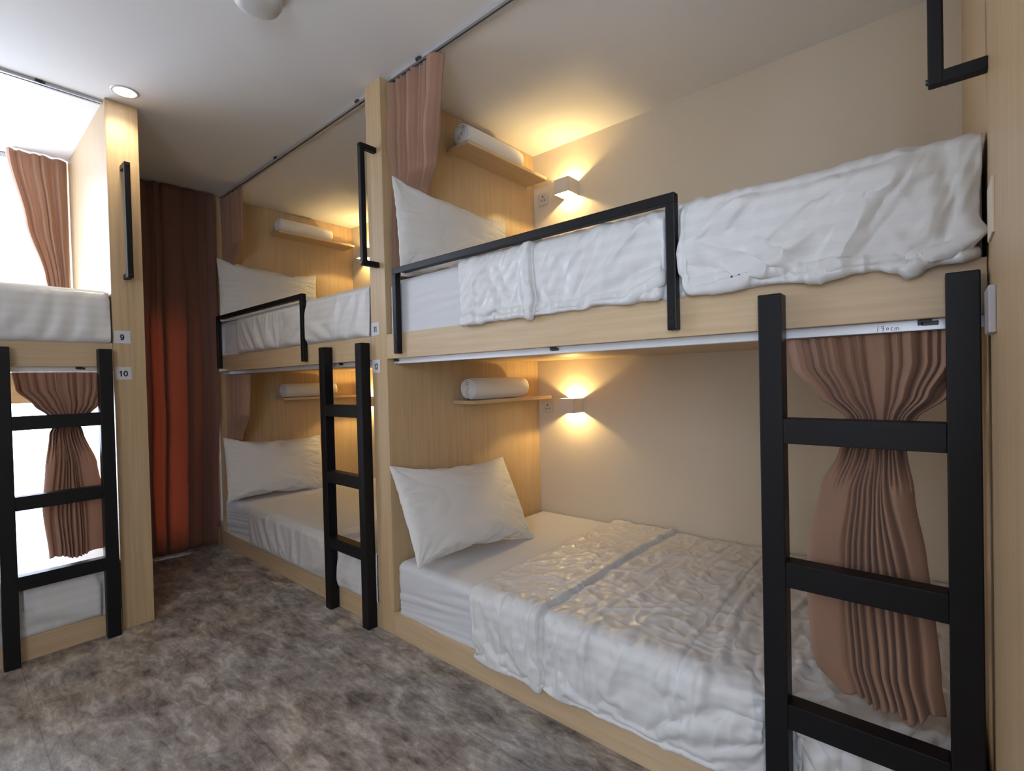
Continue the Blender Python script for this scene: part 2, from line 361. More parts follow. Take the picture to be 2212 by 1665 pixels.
DL1 = drape(1.42, DL, 62, 80, 17.0, g_front=0.03, g_top=0.02, bend=2.0, frames=20); DL2 = drape(1.44, DL, 62, 80, 19.0, bars=1.86, g_front=0.035, g_top=0.02, bend=2.0, frames=20)

# ------------------------------------------------------------------ the room
XL, YF = -2.85, -1.6
def struct(name, boxes, m, bev=0.0):
    bm = bmesh.new()
    for b in boxes: box(bm, *b, bev=bev)
    o = link_mesh(name, bm, m); o['kind'] = 'structure'; return o
struct('floor', [(XL-0.1, D+0.1, YF-0.1, YB+0.1, -0.08, 0)], FLOORM)
struct('ceiling', [(XL-0.1, D+0.1, YF-0.1, YB+0.1, H, H+0.1)], CEILM)
struct('wall_right', [(D, D+0.1, YF-0.1, YB+0.1, 0, H)], WALLM)
struct('wall_front', [(XL-0.1, D, YF-0.1, YF, 0, H)], WALLM)
struct('wall_left', [(XL-0.1, XL, YF, -1.35, 0, H), (XL-0.1, XL, 0.15, YB, 0, H), (XL-0.1, XL, -1.35, 0.15, 0, 0.90), (XL-0.1, XL, -1.35, 0.15, 2.40, H)], WALLM)  # opening cut for the unseen window that was added for its daylight
# window wall: big window behind the left bunk, narrow glazed door panes behind the brown curtain
bx = [(XL, -2.76, YB, YB+0.1, 0, H), (-0.785, -0.395, YB, YB+0.1, 0, H), (-0.395, D, YB, YB+0.1, 1.62, H),
      (-0.395, D, YB, YB+0.1, 0, 0.12), (-0.225, -0.065, YB, YB+0.1, 0.12, 1.62), (0.0, D, YB, YB+0.1, 0.12, 1.62)]
struct('wall_back', bx, WALLM)
def window(name, x0, x1, z0, z1, nx, nzr):
    w = bpy.data.objects.new(name, None); COL.objects.link(w); w.location = ((x0+x1)/2, YB+0.05, z0); w['kind'] = 'structure'
    ox, oy, oz = w.location; t = 0.025
    bm = bmesh.new()
    for (a, b, c, d) in ((x0, x0+t, z0, z1), (x1-t, x1, z0, z1), (x0+t, x1-t, z0, z0+t), (x0+t, x1-t, z1-t, z1)):
        box(bm, a-ox, b-ox, -0.02, 0.02, c-oz, d-oz)
    for i in range(1, nx): xx = lerp(x0, x1, i/nx)-ox; box(bm, xx-0.018, xx+0.018, -0.018, 0.018, t, z1-z0-t)
    link_mesh('window_frame', bm, ALUG, w)
    bm = bmesh.new(); box(bm, x0+t-ox, x1-t-ox, -0.003, 0.003, t, z1-z0-t); link_mesh('glass_pane', bm, GLASS, w)
window('window_1', -2.76, -0.785, 0.03, H-0.005, 2, 1)
window('window_2', -0.395, -0.225, 0.12, 1.62, 1, 1)
window('window_3', -0.065, 0.0, 0.12, 1.62, 1, 1)
w = bpy.data.objects.new('added_window_4', None); COL.objects.link(w); w.location = (XL-0.05, -0.60, 0.90); w['kind'] = 'structure'  # unseen window, added so daylight reaches the upper walls and ceiling
bm = bmesh.new()
for b in ((-0.02, 0.02, -0.75, -0.71, 0, 1.50), (-0.02, 0.02, 0.71, 0.75, 0, 1.50), (-0.02, 0.02, -0.71, 0.71, 0, 0.04), (-0.02, 0.02, -0.71, 0.71, 1.46, 1.50), (-0.02, 0.02, -0.02, 0.02, 0.04, 1.46)): box(bm, *b)
link_mesh('window_frame', bm, ALUG, w)
bm = bmesh.new(); box(bm, -0.003, 0.003, -0.71, 0.71, 0.04, 1.46); link_mesh('glass_pane', bm, GLASS, w)

# ------------------------------------------------------------------ partitions with grab handles
def handle_mesh(name, parent, M, z0=1.665, z1=2.205, out=0.085, t=0.024):
    # local: wall plane x=0, projects to -x
    bm = bmesh.new()
    box(bm, -out, -out+t, -t/2, t/2, z0, z1, 0.0035)
    box(bm, -out+t-0.002, 0, -t/2, t/2, z0, z0+t, 0.002)
    box(bm, -out+t-0.002, 0, -t/2, t/2, z1-t, z1, 0.002)
    h = link_mesh(name, bm, BLACK, parent, M)
    for z in (z0+t/2, z1-t/2):
        bm = bmesh.new(); cyl(bm, (-out-0.003, 0, z), (-out+0.001, 0, z), 0.006, 12); link_mesh('bolt', bm, BOLT, h)
    return h
def partition(M, y0, y1, d, label, handle=True, x0=0.0):
    e = empty('partition_panel', label, 'partition', M, (0, y0, 0))
    bm = bmesh.new(); box(bm, x0, d, 0, y1-y0, 0, H-0.001, 0.002); link_mesh('panel', bm, WOODV, e)
    if handle: handle_mesh('grab_handle', e, Matrix.Translation((0, (y1-y0)*0.42, 0)))
    return e
partition(MB, L, L+T, D-0.001, 'tall light maple partition post between the two right-hand bunks, carrying black grab handle')
partition(MA, LA, YB-0.002-L-T, D-0.001, 'light maple end panel closing the far bunk beside the brown window curtain', handle=False)
# wall-high panel at the near end of the right-hand row (its face looks down the room)
e = empty('partition_panel', 'large pale maple panel at the right edge of the photo, with black handle at its top', 'partition', MB, (0, -0.04, 0))
bm = bmesh.new(); box(bm, 0.0, D-0.001, 0, 0.04, 0, H-0.001, 0.001); box(bm, -0.95, -0.001, 0, 0.04, 0, H-0.001, 0.001); link_mesh('panel', bm, WOODV, e)
handle_mesh('grab_handle', e, Matrix.Translation((-0.040, 0.04, 0)) @ Matrix.Rotation(-PI/2, 4, 'Z'), z0=1.695)
# left bunk partition (local frame of the left bunk, post lies on the -length side)
DL = YB-3.018-0.002
e = empty('partition_panel', 'light maple post under the lit ceiling lamp, with number signs 9 and 10', 'partition', ML, (0, -0.126, 0))
bm = bmesh.new(); box(bm, 0, DL, 0, 0.126, 0, H-0.001, 0.002); link_mesh('panel', bm, WOODV, e)
handle_mesh('grab_handle', e, Matrix.Translation((0, 0.066, 0)))
partition(ML, L, L+0.12, DL, 'far end panel of the left bunk', handle=False)

# ------------------------------------------------------------------ bunk carcasses
def bunk(M, ln, d, label, y_in=0.001):
    e = empty('bunk_bed', label, 'bunk bed', M)
    y0, y1 = 0.001, ln-0.001
    boxobj('base_board', (0.0, 0.022, y0, y1, 0, 0.105), WOODH, e)
    boxobj('bed_platform', (0.023, d-0.002, y0, y1, 0, 0.088), WOODH, e)
    boxobj('rail_board', (0.0, 0.022, y0, y1, 1.25, 1.36), WOODH, e)
    boxobj('bed_platform', (0.023, d-0.002, y0, y1, 1.251, 1.347), WOODH, e)
    # guard rail bolted to the rail board
    bm = bmesh.new(); t = 0.027; gx = -0.029; ya, yb = 0.603, 1.86 if ln > 1.92 else 1.82
    box(bm, gx, gx+t, ya, ya+t, 1.268, 1.610, 0.003); box(bm, gx, gx+t, yb-t, yb, 1.268, 1.610, 0.003)
    box(bm, gx, gx+t, ya, yb, 1.608, 1.636, 0.003)
    g = link_mesh('guard_rail', bm, BLACK, e)
    for yy in (ya+t/2, yb-t/2):
        for z in (1.288, 1.318):
            bm = bmesh.new(); cyl(bm, (gx-0.002, yy, z), (gx+0.002, yy, z), 0.006, 12); link_mesh('bolt', bm, BOLT, g)
    return e
bunk(MB, L, D, 'nearest light maple bunk bed on the right with black guard rail, white bedding')
bunk(MA, LA, D, 'far light maple bunk bed on the right, beyond the post with signs 11 and 12')
bl = bunk(ML, L, DL, 'light maple bunk bed on the left in front of the bright window')
boxobj('back_rail', (DL-0.024, DL-0.004, 0.001, L-0.001, 1.075, 1.250), WOODH, bl)

# ------------------------------------------------------------------ ladders
def ladder(M, label):
    e = empty('bunk_ladder', label, 'ladder', M, (-0.001, 0.205, 0))
    for s in (0, 1):
        y0 = (0.013, 0.3475)[s]-0.205
        bm = bmesh.new(); box(bm, -0.050, -0.001, y0, y0+0.050, 0.0, 1.33, 0.0025); link_mesh('upright', bm, BLACK, e)
    for z in (0.345, 0.677, 1.011):
        bm = bmesh.new(); box(bm, -0.049, -0.003, 0.0632-0.205, 0.3472-0.205, z-0.029, z+0.029, 0.0015); link_mesh('rung', bm, BLACK, e)
ladder(MB, 'nearest black metal ladder with three rungs in front of the tied curtain on the right')
ladder(MA, 'black metal ladder on the far right-hand bunk, beside signs 11 and 12')
ladder(ML, 'black metal ladder on the left bunk, below signs 9 and 10')

# ------------------------------------------------------------------ mattresses
def mattress(M, ln, d, z0, label, seed, crease=0.002):
    x0, x1, y0, y1, z1 = 0.008, d-0.006, 0.006, ln-0.012, z0+0.250
    rc = 0.035
    def f(u, v):
        # u around the vertical section (front-bottom -> top -> back), v along length
        y = lerp(y0, y1, v); end = min(v*(y1-y0), (1-v)*(y1-y0))
        k = 1.0 if end > rc else math.sqrt(max(0, 1-((rc-end)/rc)**2))
        per = 0.25+(x1-x0)+0.25; s = u*per
        ins = rc*(1-k)
        if s < 0.25-rc: x, z, nx, nzv = x0, z0+s, -1, 0
        elif s < 0.25+rc:
            a = (s-(0.25-rc))/(2*rc)*PI/2; x = x0+rc-rc*math.cos(a); z = z1-rc+rc*math.sin(a); nx, nzv = -math.cos(a), math.sin(a)
        elif s < 0.25+(x1-x0)-rc: x, z, nx, nzv = x0+s-0.25, z1, 0, 1
        elif s < 0.25+(x1-x0)+rc:
            a = (s-(0.25+(x1-x0)-rc))/(2*rc)*PI/2; x = x1-rc+rc*math.sin(a); z = z1-rc+rc*math.cos(a); nx, nzv = math.sin(a), math.cos(a)
        else: x, z, nx, nzv = x1, z1-(s-0.25-(x1-x0)), 1, 0
        # sheet tension creases on the front face run almost along the length
        fr = max(0, -nx)
        r = 1-abs(2.4*nz(y*0.9+seed, (z-z0+0.10*y)*30, seed)); r = max(0, r)**2.0
        dd = fr*crease*r*sst(0, 0.05, z1-z-0.02) + 0.002*nz(x*4, y*4, seed)
        x += nx*dd*1 ; z += nzv*dd
        x += ins*(1 if nx < 0 else (-1 if nx > 0 else 0)); z -= ins*max(0, nzv)
        if z < z0: z = z0
        return (min(max(x, 0.001), d-0.002), y, z)
    o = grid_mesh('mattress', 240, 130, f, SHEET, None, M, uvs=(1.6, 1.95))
    meta(o, label, 'mattress'); return o
mattress(MB, L, D, 0.0885, 'mattress in white fitted sheet in the nearest right-hand lower bunk', 1, -0.006)
mattress(MB, L, D, 1.3475, 'mattress in white fitted sheet in the nearest right-hand upper bunk', 2)
mattress(MA, LA, D, 0.0885, 'mattress in white fitted sheet in the far right-hand lower bunk', 3, -0.005)
mattress(MA, LA, D, 1.3475, 'mattress in white fitted sheet in the far right-hand upper bunk', 4)
mattress(ML, L, DL, 0.0885, 'mattress in white fitted sheet in the left lower bunk', 5)
mattress(ML, L, DL, 1.3475, 'mattress in white fitted sheet in the left upper bunk', 6)

# ------------------------------------------------------------------ place bedding
lay(DB1, MB, 0.0885, 'white duvet with turned-back band in the nearest right-hand lower bunk')
lay(DB2, MB, 1.3475, 'white duvet behind the guard rail in the nearest right-hand upper bunk')
lay(DA1, MA, 0.0885, 'white duvet in the far right-hand lower bunk behind the ladder')
lay(DA2, MA, 1.3475, 'white duvet in the far right-hand upper bunk, above sign 12')
lay(DL1, ML, 0.0885, 'white duvet in the left lower bunk behind the ladder')
lay(DL2, ML, 1.3475, 'white duvet in the left upper bunk above sign 10')
put_pillow(PB1, MB, (0.265, 1.650, 0.368), (0.325, 1.885, 0.750), -0.045, 'white pillow leaning on the maple panel in the nearest lower bunk')
put_pillow(PB2, MB, (0.345, 1.795, 1.590), (0.345, 1.862, 2.010), 0.055, 'white pillow leaning on curtain and panel in the nearest upper bunk')
PA = PB2.copy(); PA2 = PB1.copy()
put_pillow(PA2, MA, (0.30, 1.665, 0.355), (0.33, 1.800, 0.735), 0.0, 'white pillow in the far right-hand lower bunk, behind its ladder')
put_pillow(PA, MA, (0.34, 1.78, 1.600), (0.34, 1.835, 2.020), 0.03, 'white pillow in the far right-hand upper bunk, above its guard rail')

# ------------------------------------------------------------------ shelves and rolled towels
def shelf(M, ln, z, label):
    o = boxobj('wall_shelf', (0.395, 1.035, ln-0.152, ln-0.001, z, z+0.018), WOODX, None, M, bev=0.001); meta(o, label, 'shelf')
def towel(M, ln, z, label, seed, x0=0.42, length=0.43, R=0.052, yoff=0.065):
    e = empty('rolled_towel', None, None, M, (x0, ln-yoff-0.012, z+R)); meta(e, label, 'towel')
    turns, th = 5.0, 0.0085; n = 190
    def prof(k):
        t = k/n; r = lerp(0.006, R-0.001, t); return r, t*turns*2*PI-0.6*PI
    def f(u, v):
        k = v*n; r, a = prof(k)
        rr = r+0.0012*nz(a*1.0, u*6, seed)
        bulge = 1.0-0.10*(abs(2*u-1)**8)
        tele = 0.006*nz(a*0.5, seed, 3)+0.004*(1-v)
        x = lerp(-tele, length+tele*0.5, u)
        return (x, rr*bulge*math.cos(a), rr*bulge*math.sin(a)*(0.98))
    o = grid_mesh('towel_roll', 40, n, f, TOWEL, e, None)
    s = o.modifiers.new('thickness', 'SOLIDIFY'); s.thickness = 0.0055; s.offset = -1
shelf(MB, L, 1.026, 'short maple shelf on the panel in the nearest lower bunk'); shelf(MB, L, 2.300, 'short maple shelf on the panel in the nearest upper bunk')
shelf(MA, LA, 1.026, 'short maple shelf in the far right-hand lower bunk'); shelf(MA, LA, 2.300, 'short maple shelf in the far right-hand upper bunk')
towel(MB, L, 1.0445, 'rolled white towel on the shelf in the nearest lower bunk', 1, R=0.056)
towel(MB, L, 2.3185, 'rolled white towel on the shelf in the nearest upper bunk', 2, R=0.056)
towel(MA, LA, 1.0445, 'rolled white towel on the shelf in the far lower bunk', 3, R=0.054)
towel(MA, LA, 2.3185, 'rolled white towel on the shelf in the far upper bunk', 4, R=0.054)

# ------------------------------------------------------------------ wall lamps (up and down light), sockets
def wall_lamp(M, ln, zc, label):
    yc = ln-0.275
    e = empty('wall_lamp', label, 'wall lamp', M, (D-0.001, yc, zc))
    hw, dp, hh, t = 0.050, 0.105, 0.041, 0.003
    bm = bmesh.new()
    box(bm, -dp, -dp+t, -hw, hw, -hh, hh, 0.0008); box(bm, -dp+t, 0, -hw, -hw+t, -hh, hh); box(bm, -dp+t, 0, hw-t, hw, -hh, hh)
    link_mesh('lamp_housing', bm, LAMPM, e)
    bm = bmesh.new(); box(bm, -0.004, 0, -hw+t, hw-t, -hh+0.004, hh-0.004); box(bm, -dp+t, -0.004, -hw+t, hw-t, -0.002, 0.002); link_mesh('divider_plate', bm, LAMPM, e)
    for s in (1, -1):
        bm = bmesh.new(); cyl(bm, (-0.050, 0, s*0.0022), (-0.050, 0, s*0.007), 0.011, 20); link_mesh('led', bm, LEDM, e)
        l = bpy.data.lights.new('lamp_light', 'POINT'); l.energy = 4.2; l.color = (1.0, 0.72, 0.29); l.shadow_soft_size = 0.006
        lo = bpy.data.objects.new('lamp_light', l); COL.objects.link(lo); lo.parent = e; lo.location = (-0.050, 0, s*0.014)
def socket(M, ln, z, label):
    e = empty('wall_socket', label, 'socket', M, (D-0.001, ln-0.072, z))
    bm = bmesh.new(); box(bm, -0.007, 0, -0.036, 0.036, -0.036, 0.036, 0.002); link_mesh('face_plate', bm, simple('socket_plastic', (0.58, 0.52, 0.44), 0.45), e)
    bm = bmesh.new()
    box(bm, -0.0082, -0.0065, -0.003, 0.003, 0.008, 0.018); box(bm, -0.0082, -0.0065, -0.014, -0.008, -0.012, -0.006); box(bm, -0.0082, -0.0065, 0.008, 0.014, -0.012, -0.006)
    link_mesh('pin_hole', bm, DARKM, e)
for M, ln, w in ((MB, L, 'nearest'), (MA, LA, 'far')):
    for z, k in ((0.986, 'lower'), (2.230, 'upper')):
        wall_lamp(M, ln, z, 'square up-and-down wall lamp glowing in the %s right-hand %s bunk' % (w, k))
        socket(M, ln, z-(0.016 if k == 'lower' else 0.0), 'beige wall socket beside the lamp in the %s right-hand %s bunk' % (w, k))

# ------------------------------------------------------------------ curtain tracks
def arc(cx, cy, rx, ry, a0, a1, n=14): return [(cx+rx*math.cos(math.radians(lerp(a0, a1, i/n))), cy+ry*math.sin(math.radians(lerp(a0, a1, i/n)))) for i in range(n+1)]
GLYPH = {      # strokes in a box 0.6 wide, 1 high
    '0': [arc(0.3, 0.5, 0.22, 0.42, 0, 360, 28)], '1': [[(0.12, 0.70), (0.24, 0.76), (0.34, 0.92)], [(0.34, 0.98), (0.34, 0.0)]],
    '2': [arc(0.3, 0.68, 0.21, 0.24, 165, -35, 14)+[(0.10, 0.08)], [(0.08, 0.07), (0.54, 0.07)]],
    '9': [arc(0.3, 0.65, 0.20, 0.27, 0, 360, 26), [(0.50, 0.66)]+arc(0.29, 0.42, 0.21, 0.35, 10, -150, 14)],
    'h1': [[(0.30, 0.95), (0.20, 0.0)]], 'h9': [arc(0.28, 0.62, 0.14, 0.20, 10, 370, 16), [(0.43, 0.66), (0.30, 0.0)]], 'h0': [arc(0.3, 0.35, 0.15, 0.17, 0, 360, 16)],
    'hc': [arc(0.3, 0.28, 0.16, 0.22, 50, 310, 12)], 'hm': [[(0.02, 0.0), (0.08, 0.42), (0.10, 0.36)]+arc(0.20, 0.32, 0.10, 0.12, 150, 0, 6)+[(0.28, 0.02)], [(0.30, 0.30)]+arc(0.42, 0.32, 0.12, 0.12, 160, 0, 6)+[(0.55, 0.0)]]}
def lettering(name, glyphs, size, stroke, m, parent, M, sx=1.0, pitch=0.66, th=0.0004):
    """writing as thin raised strokes in the local xy plane, centred"""
    bm = bmesh.new(); W_ = pitch*size*sx*len(glyphs)
    for gi, g in enumerate(glyphs):
        for st in GLYPH[g]:
            P = [Vector(((x*sx+gi*pitch*sx)*size-W_/2, (y-0.5)*size, 0)) for x, y in st]
            closed = (P[0]-P[-1]).length < 1e-5 and len(P) > 3
            L_, R_ = [], []
            for k, p in enumerate(P):
                a = P[k-1] if k else (P[-2] if closed else p); b = P[k+1] if k < len(P)-1 else (P[1] if closed else p)
                t = (b-a).normalized(); n = Vector((-t.y, t.x, 0))*stroke/2
                L_.append([bm.verts.new(p+n+Vector((0, 0, z))) for z in (0, th)]); R_.append([bm.verts.new(p-n+Vector((0, 0, z))) for z in (0, th)])
            for k in range(len(P)-1):
                bm.faces.new((L_[k][1], R_[k][1], R_[k+1][1], L_[k+1][1])); bm.faces.new((L_[k][0], L_[k][1], L_[k+1][1], L_[k+1][0])); bm.faces.new((R_[k][1], R_[k][0], R_[k+1][0], R_[k+1][1]))
    return link_mesh(name, bm, m, parent, M)
def track(M, ln, z, label, stops=(0.0,), text=False, hh=0.022, m=None):
    m = m or ALU
    e = empty('curtain_track', label, 'curtain track', M, (0.052, ln/2, z))
    bm = bmesh.new(); hl = ln/2-0.004
    box(bm, -0.017, -0.014, -hl, hl, -hh, 0, 0.0005); box(bm, 0.014, 0.017, -hl, hl, -hh, 0, 0.0005); box(bm, -0.014, 0.014, -hl, hl, -0.003, 0)
    box(bm, -0.014, -0.005, -hl, hl, -hh, -hh+0.0015); box(bm, 0.005, 0.014, -hl, hl, -hh, -hh+0.0015)
    link_mesh('track_rail', bm, m, e)
    for y in stops:
        bm = bmesh.new(); yy = y-ln/2
        box(bm, -0.024, 0.006, yy-0.012, yy+0.012, -0.007, -0.0005, 0.001); box(bm, -0.021, -0.0172, yy-0.022, yy+0.004, -0.013, -0.004, 0.001); cyl(bm, (-0.020, yy+0.008, -0.012), (-0.020, yy+0.008, -0.003), 0.004, 10)
        link_mesh('mounting_clip', bm, DARKM, e)
    if text:
        R = Matrix.Rotation(-PI/2, 4, 'Z') @ Matrix.Rotation(PI/2, 4, 'X')
        lettering('handwriting', ('h1', 'h9', 'h0', 'hc', 'hm'), 0.0135, 0.0010, INK, e, Matrix.Translation((-0.0172, 0.158-ln/2, -0.0125)) @ R, pitch=0.60)
    return e
track(MB, L, 1.2505, 'white curtain track under the nearest upper bunk, marked 190cm', (1.055, 1.93, 0.095), True)
track(MA, LA, 1.2505, 'white curtain track under the far right-hand upper bunk', (0.33,))
track(ML, L, 1.2505, 'white curtain track under the left upper bunk, against the glare', (0.12,))
track(MB, L, H-0.0005, 'white curtain track on the ceiling above the nearest upper bunk', (1.72,), hh=0.012, m=ALUC)
track(MA, LA, H-0.0005, 'white curtain track on the ceiling above the far right-hand upper bunk', (0.12, 1.0), hh=0.012, m=ALUC)
track(ML, L, H-0.0005, 'white curtain track on the ceiling above the left upper bunk', (0.22,), hh=0.012, m=ALUC)

# ------------------------------------------------------------------ number signs
def sign(M, y, z, txt, label, cond=0.85):
    e = empty('number_sign', label, 'sign', M, (0, y, z))
    bm = bmesh.new(); box(bm, -0.0022, -0.0002, -0.031, 0.031, -0.030, 0.030, 0.0004); link_mesh('plate', bm, PLATE, e)
    R = Matrix.Rotation(-PI/2, 4, 'Z') @ Matrix.Rotation(PI/2, 4, 'X')
    lettering('numeral', list(txt), 0.027, 0.0056, INK, e, Matrix.Translation((-0.0022, 0, -0.001)) @ R, sx=cond)
sign(MB, 2.032, 1.391, '11', 'white sign numbered 11 on the middle post, level with the upper mattress', 0.72)
sign(MB, 2.033, 1.220, '12', 'white sign numbered 12 on the middle post, lower of its two signs', 0.80)
sign(ML, -0.036, 1.391, '9', 'white sign numbered 9 on the left post, level with the upper mattress', 1.0)
sign(ML, -0.036, 1.218, '10', 'white sign numbered 10 on the left post, lower of its two signs', 1.05)

# ------------------------------------------------------------------ small plates on the near panel
o = boxobj('cover_plate', (-0.155, -0.060, -0.0002, 0.004, 1.375, 1.470), simple('pale_laminate_plate', (0.66, 0.56, 0.42), 0.5), None, MB, 0.001)
meta(o, 'small blank pale plate on the right panel above the bunk edge', 'plate')
o = boxobj('track_bracket', (-0.170, -0.075, -0.0002, 0.010, 1.205, 1.285), simple('clear_grey_plastic', (0.45, 0.42, 0.42), 0.3), None, MB, 0.002)
meta(o, 'small clear grey bracket on the right panel beside the track', 'bracket')

# ------------------------------------------------------------------ curtains
def curtain(M, pts, zt, zbf, npl, label, seed, m=None, nu=240, nv=110, group=None, slip=0.35, tie=None, nvar=0.25, wide=1.0, name='bunk_curtain', soft=None, boxy=0.55, ztape=None):
    """pts rows: (z, a_left, a_right, depth, fold_depth[, depth at the left end]); a runs along the track"""
    pts = [p if len(p) == 6 else (*p, p[3]) for p in pts]
    e = empty(name, label, 'curtain', M, ((pts[0][3]), (pts[0][1]+pts[0][2])/2, 0), group)
    ox, oy = pts[0][3], (pts[0][1]+pts[0][2])/2
    def f(u, v):
        zb = zbf(u) if callable(zbf) else zbf
        z = lerp(zt, zb, v)
        l, r, dc, da, dl = curve(pts, z)
        up_ = u**wide
        uu = up_+nvar*0.12*math.sin(2*PI*2*up_+seed)+nvar*0.07*math.sin(2*PI*5*up_+seed*2)
        ph = 2*PI*npl*uu + 0.9*nz(u*4, z*1.6, seed)
        am = 0.65+0.55*nz(u*npl*0.7+seed, z*0.8, seed+1)
        c = math.sin(ph); sg = math.copysign(abs(c)**boxy, c)
        a = lerp(l, r, u) + slip*(r-l)/npl*math.sin(2*ph)*0.35 + slip*(r-l)/npl*0.5*math.cos(ph+0.5)
        x = da*am*sg + 0.25*da*math.sin(ph*0.37+seed) + 0.004*nz(u*12, z*5, seed)
        if ztape and z < ztape: x += 0.5*da*sst(ztape, ztape-0.03, z)*nz(u*npl*1.3, 9, seed)
        if soft:      # below the tie the cloth opens into a few deep, soft folds
            z0, z1, cs = soft; k = sst(z0, z1, z)
            spread = lerp(0.55, 1.0, sst(z0, z1-0.35, z)); xs = 0.0
            for uc, w, dp in cs:
                q = 0.5+(uc-0.5)*spread+0.03*nz(uc*7, z*2.2, seed); xs += dp*math.exp(-abs((u-q)/w)**1.6)
            xs -= 0.035*math.sqrt(max(0, 1-(2*u-1)**2)); xs += 0.010*nz(u*5, z*3, seed+5)
            a2 = lerp(l, r, u)+0.010*nz(u*6, z*3, seed+7)
            x = lerp(x, xs+0.01, k); a = lerp(a, a2, k)
        return (x+lerp(dl, dc, u)-ox, a-oy, z)
    grid_mesh('curtain_cloth', nu, nv, f, m or CURT, e, None, solid=0.0012)
    if tie:
        z, = tie; l, r, dc, da, dl = curve(pts, z)
        bm = bmesh.new(); k = 40; ra = (r-l)/2+0.006; rx = da*1.6+0.008; rings = []
        for i in range(k):
            an = 2*PI*i/k
            rings.append([bm.verts.new((dc-ox+rx*math.cos(an)*s, (l+r)/2-oy+ra*math.sin(an)*s, z+dz)) for s, dz in ((1, -0.014), (1.04, 0), (1, 0.014), (0.93, 0.012), (0.93, -0.012))])
        for i in range(k):
            A, B = rings[i], rings[(i+1) % k]
            for j in range(5): bm.faces.new((A[j], B[j], B[(j+1) % 5], A[(j+1) % 5])).smooth = True
        link_mesh('tie_band', bm, CURT, e)
    return e
FOLDS = [(0.30, 0.030, 0.012), (0.385, 0.014, 0.026), (0.44, 0.012, 0.028), (0.50, 0.014, 0.024), (0.565, 0.012, 0.030), (0.63, 0.016, 0.026), (0.72, 0.018, 0.022), (0.80, 0.014, 0.024), (0.90, 0.020, 0.020)]
# nearest lower bunk: tied in the middle behind the ladder
curtain(MB, [(1.228, 0.362, 0.012, 0.062, 0.016), (1.16, 0.350, 0.016, 0.064, 0.020), (1.09, 0.300, 0.060, 0.066, 0.020), (1.04, 0.243, 0.112, 0.070, 0.022), (1.005, 0.225, 0.138, 0.070, 0.024),
             (0.96, 0.255, 0.130, 0.070, 0.024), (0.87, 0.295, 0.112, 0.068, 0.022), (0.74, 0.322, 0.096, 0.066, 0.022), (0.60, 0.326, 0.088, 0.064, 0.022), (0.47, 0.318, 0.082, 0.060, 0.024), (0.38, 0.290, 0.070, 0.058, 0.026)],
        1.228, lambda u: 0.378+0.05*(1-u)**3+0.008*math.sin(u*23)+0.03*sst(0.8, 1, u), 13, 'dusty pink curtain tied at its waist behind the nearest ladder', 3.0, nu=520, nv=200, tie=(1.005,), soft=(0.985, 0.86, FOLDS))
# left lower bunk: tied, against the light
curtain(ML, [(1.226, 0.012, 0.335, 0.055, 0.014), (1.15, 0.016, 0.325, 0.058, 0.018), (1.08, 0.045, 0.27, 0.060, 0.018), (1.03, 0.085, 0.225, 0.062, 0.02), (1.0, 0.125, 0.205, 0.062, 0.022),
             (0.95, 0.110, 0.225, 0.062, 0.022), (0.80, 0.060, 0.245, 0.060, 0.020), (0.62, 0.035, 0.255, 0.060, 0.020), (0.42, 0.045, 0.238, 0.056, 0.022)],
        1.226, lambda u: 0.392+0.010*math.sin(u*9), 12, 'dusty pink curtain tied at its waist behind the left ladder', 6.0, nu=400, nv=150, tie=(1.0,), soft=(0.985, 0.80, FOLDS), nvar=0.1)
# nearest upper bunk: swept back to the post and flattened on it behind the pillow
curtain(MB, [(2.488, 1.575, 1.940, 0.056, 0.034), (2.36, 1.595, 1.938, 0.056, 0.026, 0.056), (2.22, 1.645, 1.936, 0.056, 0.034, 0.08), (2.10, 1.725, 1.936, 0.054, 0.018, 0.13), (2.02, 1.83, 1.936, 0.052, 0.010, 0.17),
             (1.95, 1.905, 1.934, 0.045, 0.006, 0.20), (1.80, 1.918, 1.932, 0.035, 0.006, 0.16), (1.625, 1.905, 1.932, 0.035, 0.006, 0.14)],
        2.486, 1.622, 9, 'dusty pink curtain swept back to the post in the nearest upper bunk', 9.0, nu=400, nv=160, wide=1.35, slip=0.3, boxy=0.7)
curtain(MA, [(2.486, 1.56, LA-0.012, 0.052, 0.018), (2.15, 1.60, LA-0.012, 0.055, 0.016, 0.06), (2.02, 1.80, LA-0.012, 0.055, 0.010, 0.08), (1.95, 1.86, LA-0.012, 0.045, 0.005, 0.1), (1.625, 1.865, LA-0.012, 0.045, 0.005, 0.1)], 2.486, 1.622, 7,
        'dusty pink curtain pushed to the far end of the far upper bunk', 12.0, nu=200, nv=70, slip=0.25)
curtain(MA, [(1.226, 1.54, LA-0.012, 0.052, 0.018), (0.95, 1.58, LA-0.012, 0.055, 0.016), (0.78, 1.76, LA-0.012, 0.045, 0.010, 0.08), (0.70, 1.85, LA-0.012, 0.040, 0.005, 0.1), (0.37, 1.86, LA-0.012, 0.035, 0.005, 0.1)], 1.226, 0.362, 7,
        'dusty pink curtain pushed to the far end of the far lower bunk', 14.0, nu=200, nv=90, slip=0.25)
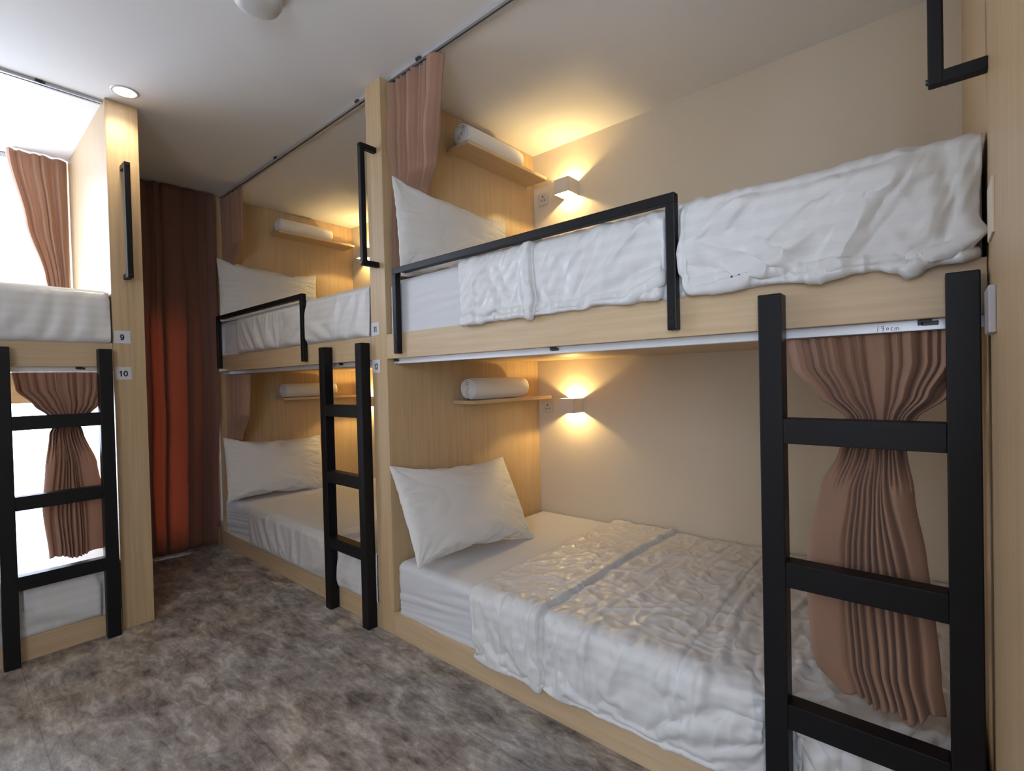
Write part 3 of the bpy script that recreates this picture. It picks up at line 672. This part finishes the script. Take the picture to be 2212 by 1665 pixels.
# window curtains on the window wall
MW = Matrix.Translation((0, YB-0.055, 0)) @ Matrix.Rotation(PI/2, 4, 'Z')     # depth -> +Y, length -> -X
curtain(MW, [(2.50, 0.008, 0.64, 0.0, 0.020, -0.055), (1.0, 0.010, 0.64, 0.0, 0.022, -0.05), (0.5, 0.02, 0.64, 0.0, 0.022, 0.0), (0.02, 0.03, 0.64, 0.0, 0.02, 0.0)], 2.50, 0.022, 7,
        'dark brown full-height curtain glowing orange where daylight comes through', 17.0, REDC, nu=220, nv=60, name='window_curtain')
curtain(MW, [(2.47, 0.788, 1.030, -0.01, 0.020), (2.1, 0.788, 0.965, -0.01, 0.018), (1.8, 0.790, 0.895, -0.01, 0.016), (1.62, 0.790, 0.865, -0.01, 0.014)], 2.503, 1.40, 5,
        'dusty pink curtain swept aside at the bright window of the left upper bunk', 19.0, nu=160, nv=70, name='window_curtain')

# ------------------------------------------------------------------ ceiling fittings
e = empty('ceiling_downlight', 'lit round downlight in the ceiling beside the left post', 'ceiling lamp', Matrix.Translation((-0.724, 2.894, H)))
bm = bmesh.new(); k = 48; R0, R1 = 0.043, 0.054
ra = [[bm.verts.new((r*math.cos(2*PI*i/k), r*math.sin(2*PI*i/k), z)) for r, z in ((R1, 0), (R1-0.003, -0.004), (R0, -0.004), (R0, 0))] for i in range(k)]
for i in range(k):
    A, B = ra[i], ra[(i+1) % k]
    for j in range(3): bm.faces.new((A[j], A[j+1], B[j+1], B[j])).smooth = True
link_mesh('trim_ring', bm, WHITEP, e)
bm = bmesh.new(); cyl(bm, (0, 0, -0.0035), (0, 0, 0), R0, 48); link_mesh('diffuser', bm, DOWNM, e)
l = bpy.data.lights.new('downlight_beam', 'SPOT'); l.energy = 14; l.color = (1.0, 0.84, 0.62); l.spot_size = 2.4; l.spot_blend = 0.9; l.shadow_soft_size = 0.04
lo = bpy.data.objects.new('downlight_beam', l); COL.objects.link(lo); lo.parent = e; lo.location = (0, 0, -0.012)
e = empty('smoke_detector', 'white round smoke detector on the ceiling at the top edge of the photo', 'smoke detector', Matrix.Translation((-0.566, 1.842, H)) @ Matrix.Scale(1.55, 4))
def lathe(bm, prof, k=48):
    rr = [[bm.verts.new((r*math.cos(2*PI*i/k), r*math.sin(2*PI*i/k), z)) for r, z in prof] for i in range(k)]
    for i in range(k):
        A, B = rr[i], rr[(i+1) % k]
        for j in range(len(prof)-1): bm.faces.new((A[j], A[j+1], B[j+1], B[j])).smooth = True
bm = bmesh.new(); lathe(bm, [(0.058, 0), (0.058, -0.008), (0.050, -0.012)]); link_mesh('mounting_base', bm, WHITEP, e)
bm = bmesh.new(); lathe(bm, [(0.050, -0.011), (0.050, -0.026), (0.044, -0.036), (0.026, -0.042), (0.0005, -0.044)]); link_mesh('sensor_housing', bm, WHITEP, e)

# ------------------------------------------------------------------ repeats carry a shared group
GR = {'bunk bed': 'bunk beds', 'ladder': 'bunk ladders', 'mattress': 'mattresses in the bunks', 'duvet': 'duvets on the bunks', 'pillow': 'pillows at the bunk heads', 'shelf': 'small shelves in the bunks',
      'towel': 'rolled towels on the shelves', 'wall lamp': 'wall lamps in the bunks', 'socket': 'wall sockets beside the lamps', 'curtain track': 'curtain tracks of the bunks', 'sign': 'number signs on the posts',
      'curtain': 'bunk and window curtains', 'partition': 'maple partitions between the bunks'}
for o in SC.objects:
    if o.parent is None and o.get('category') in GR: o['group'] = GR[o['category']]
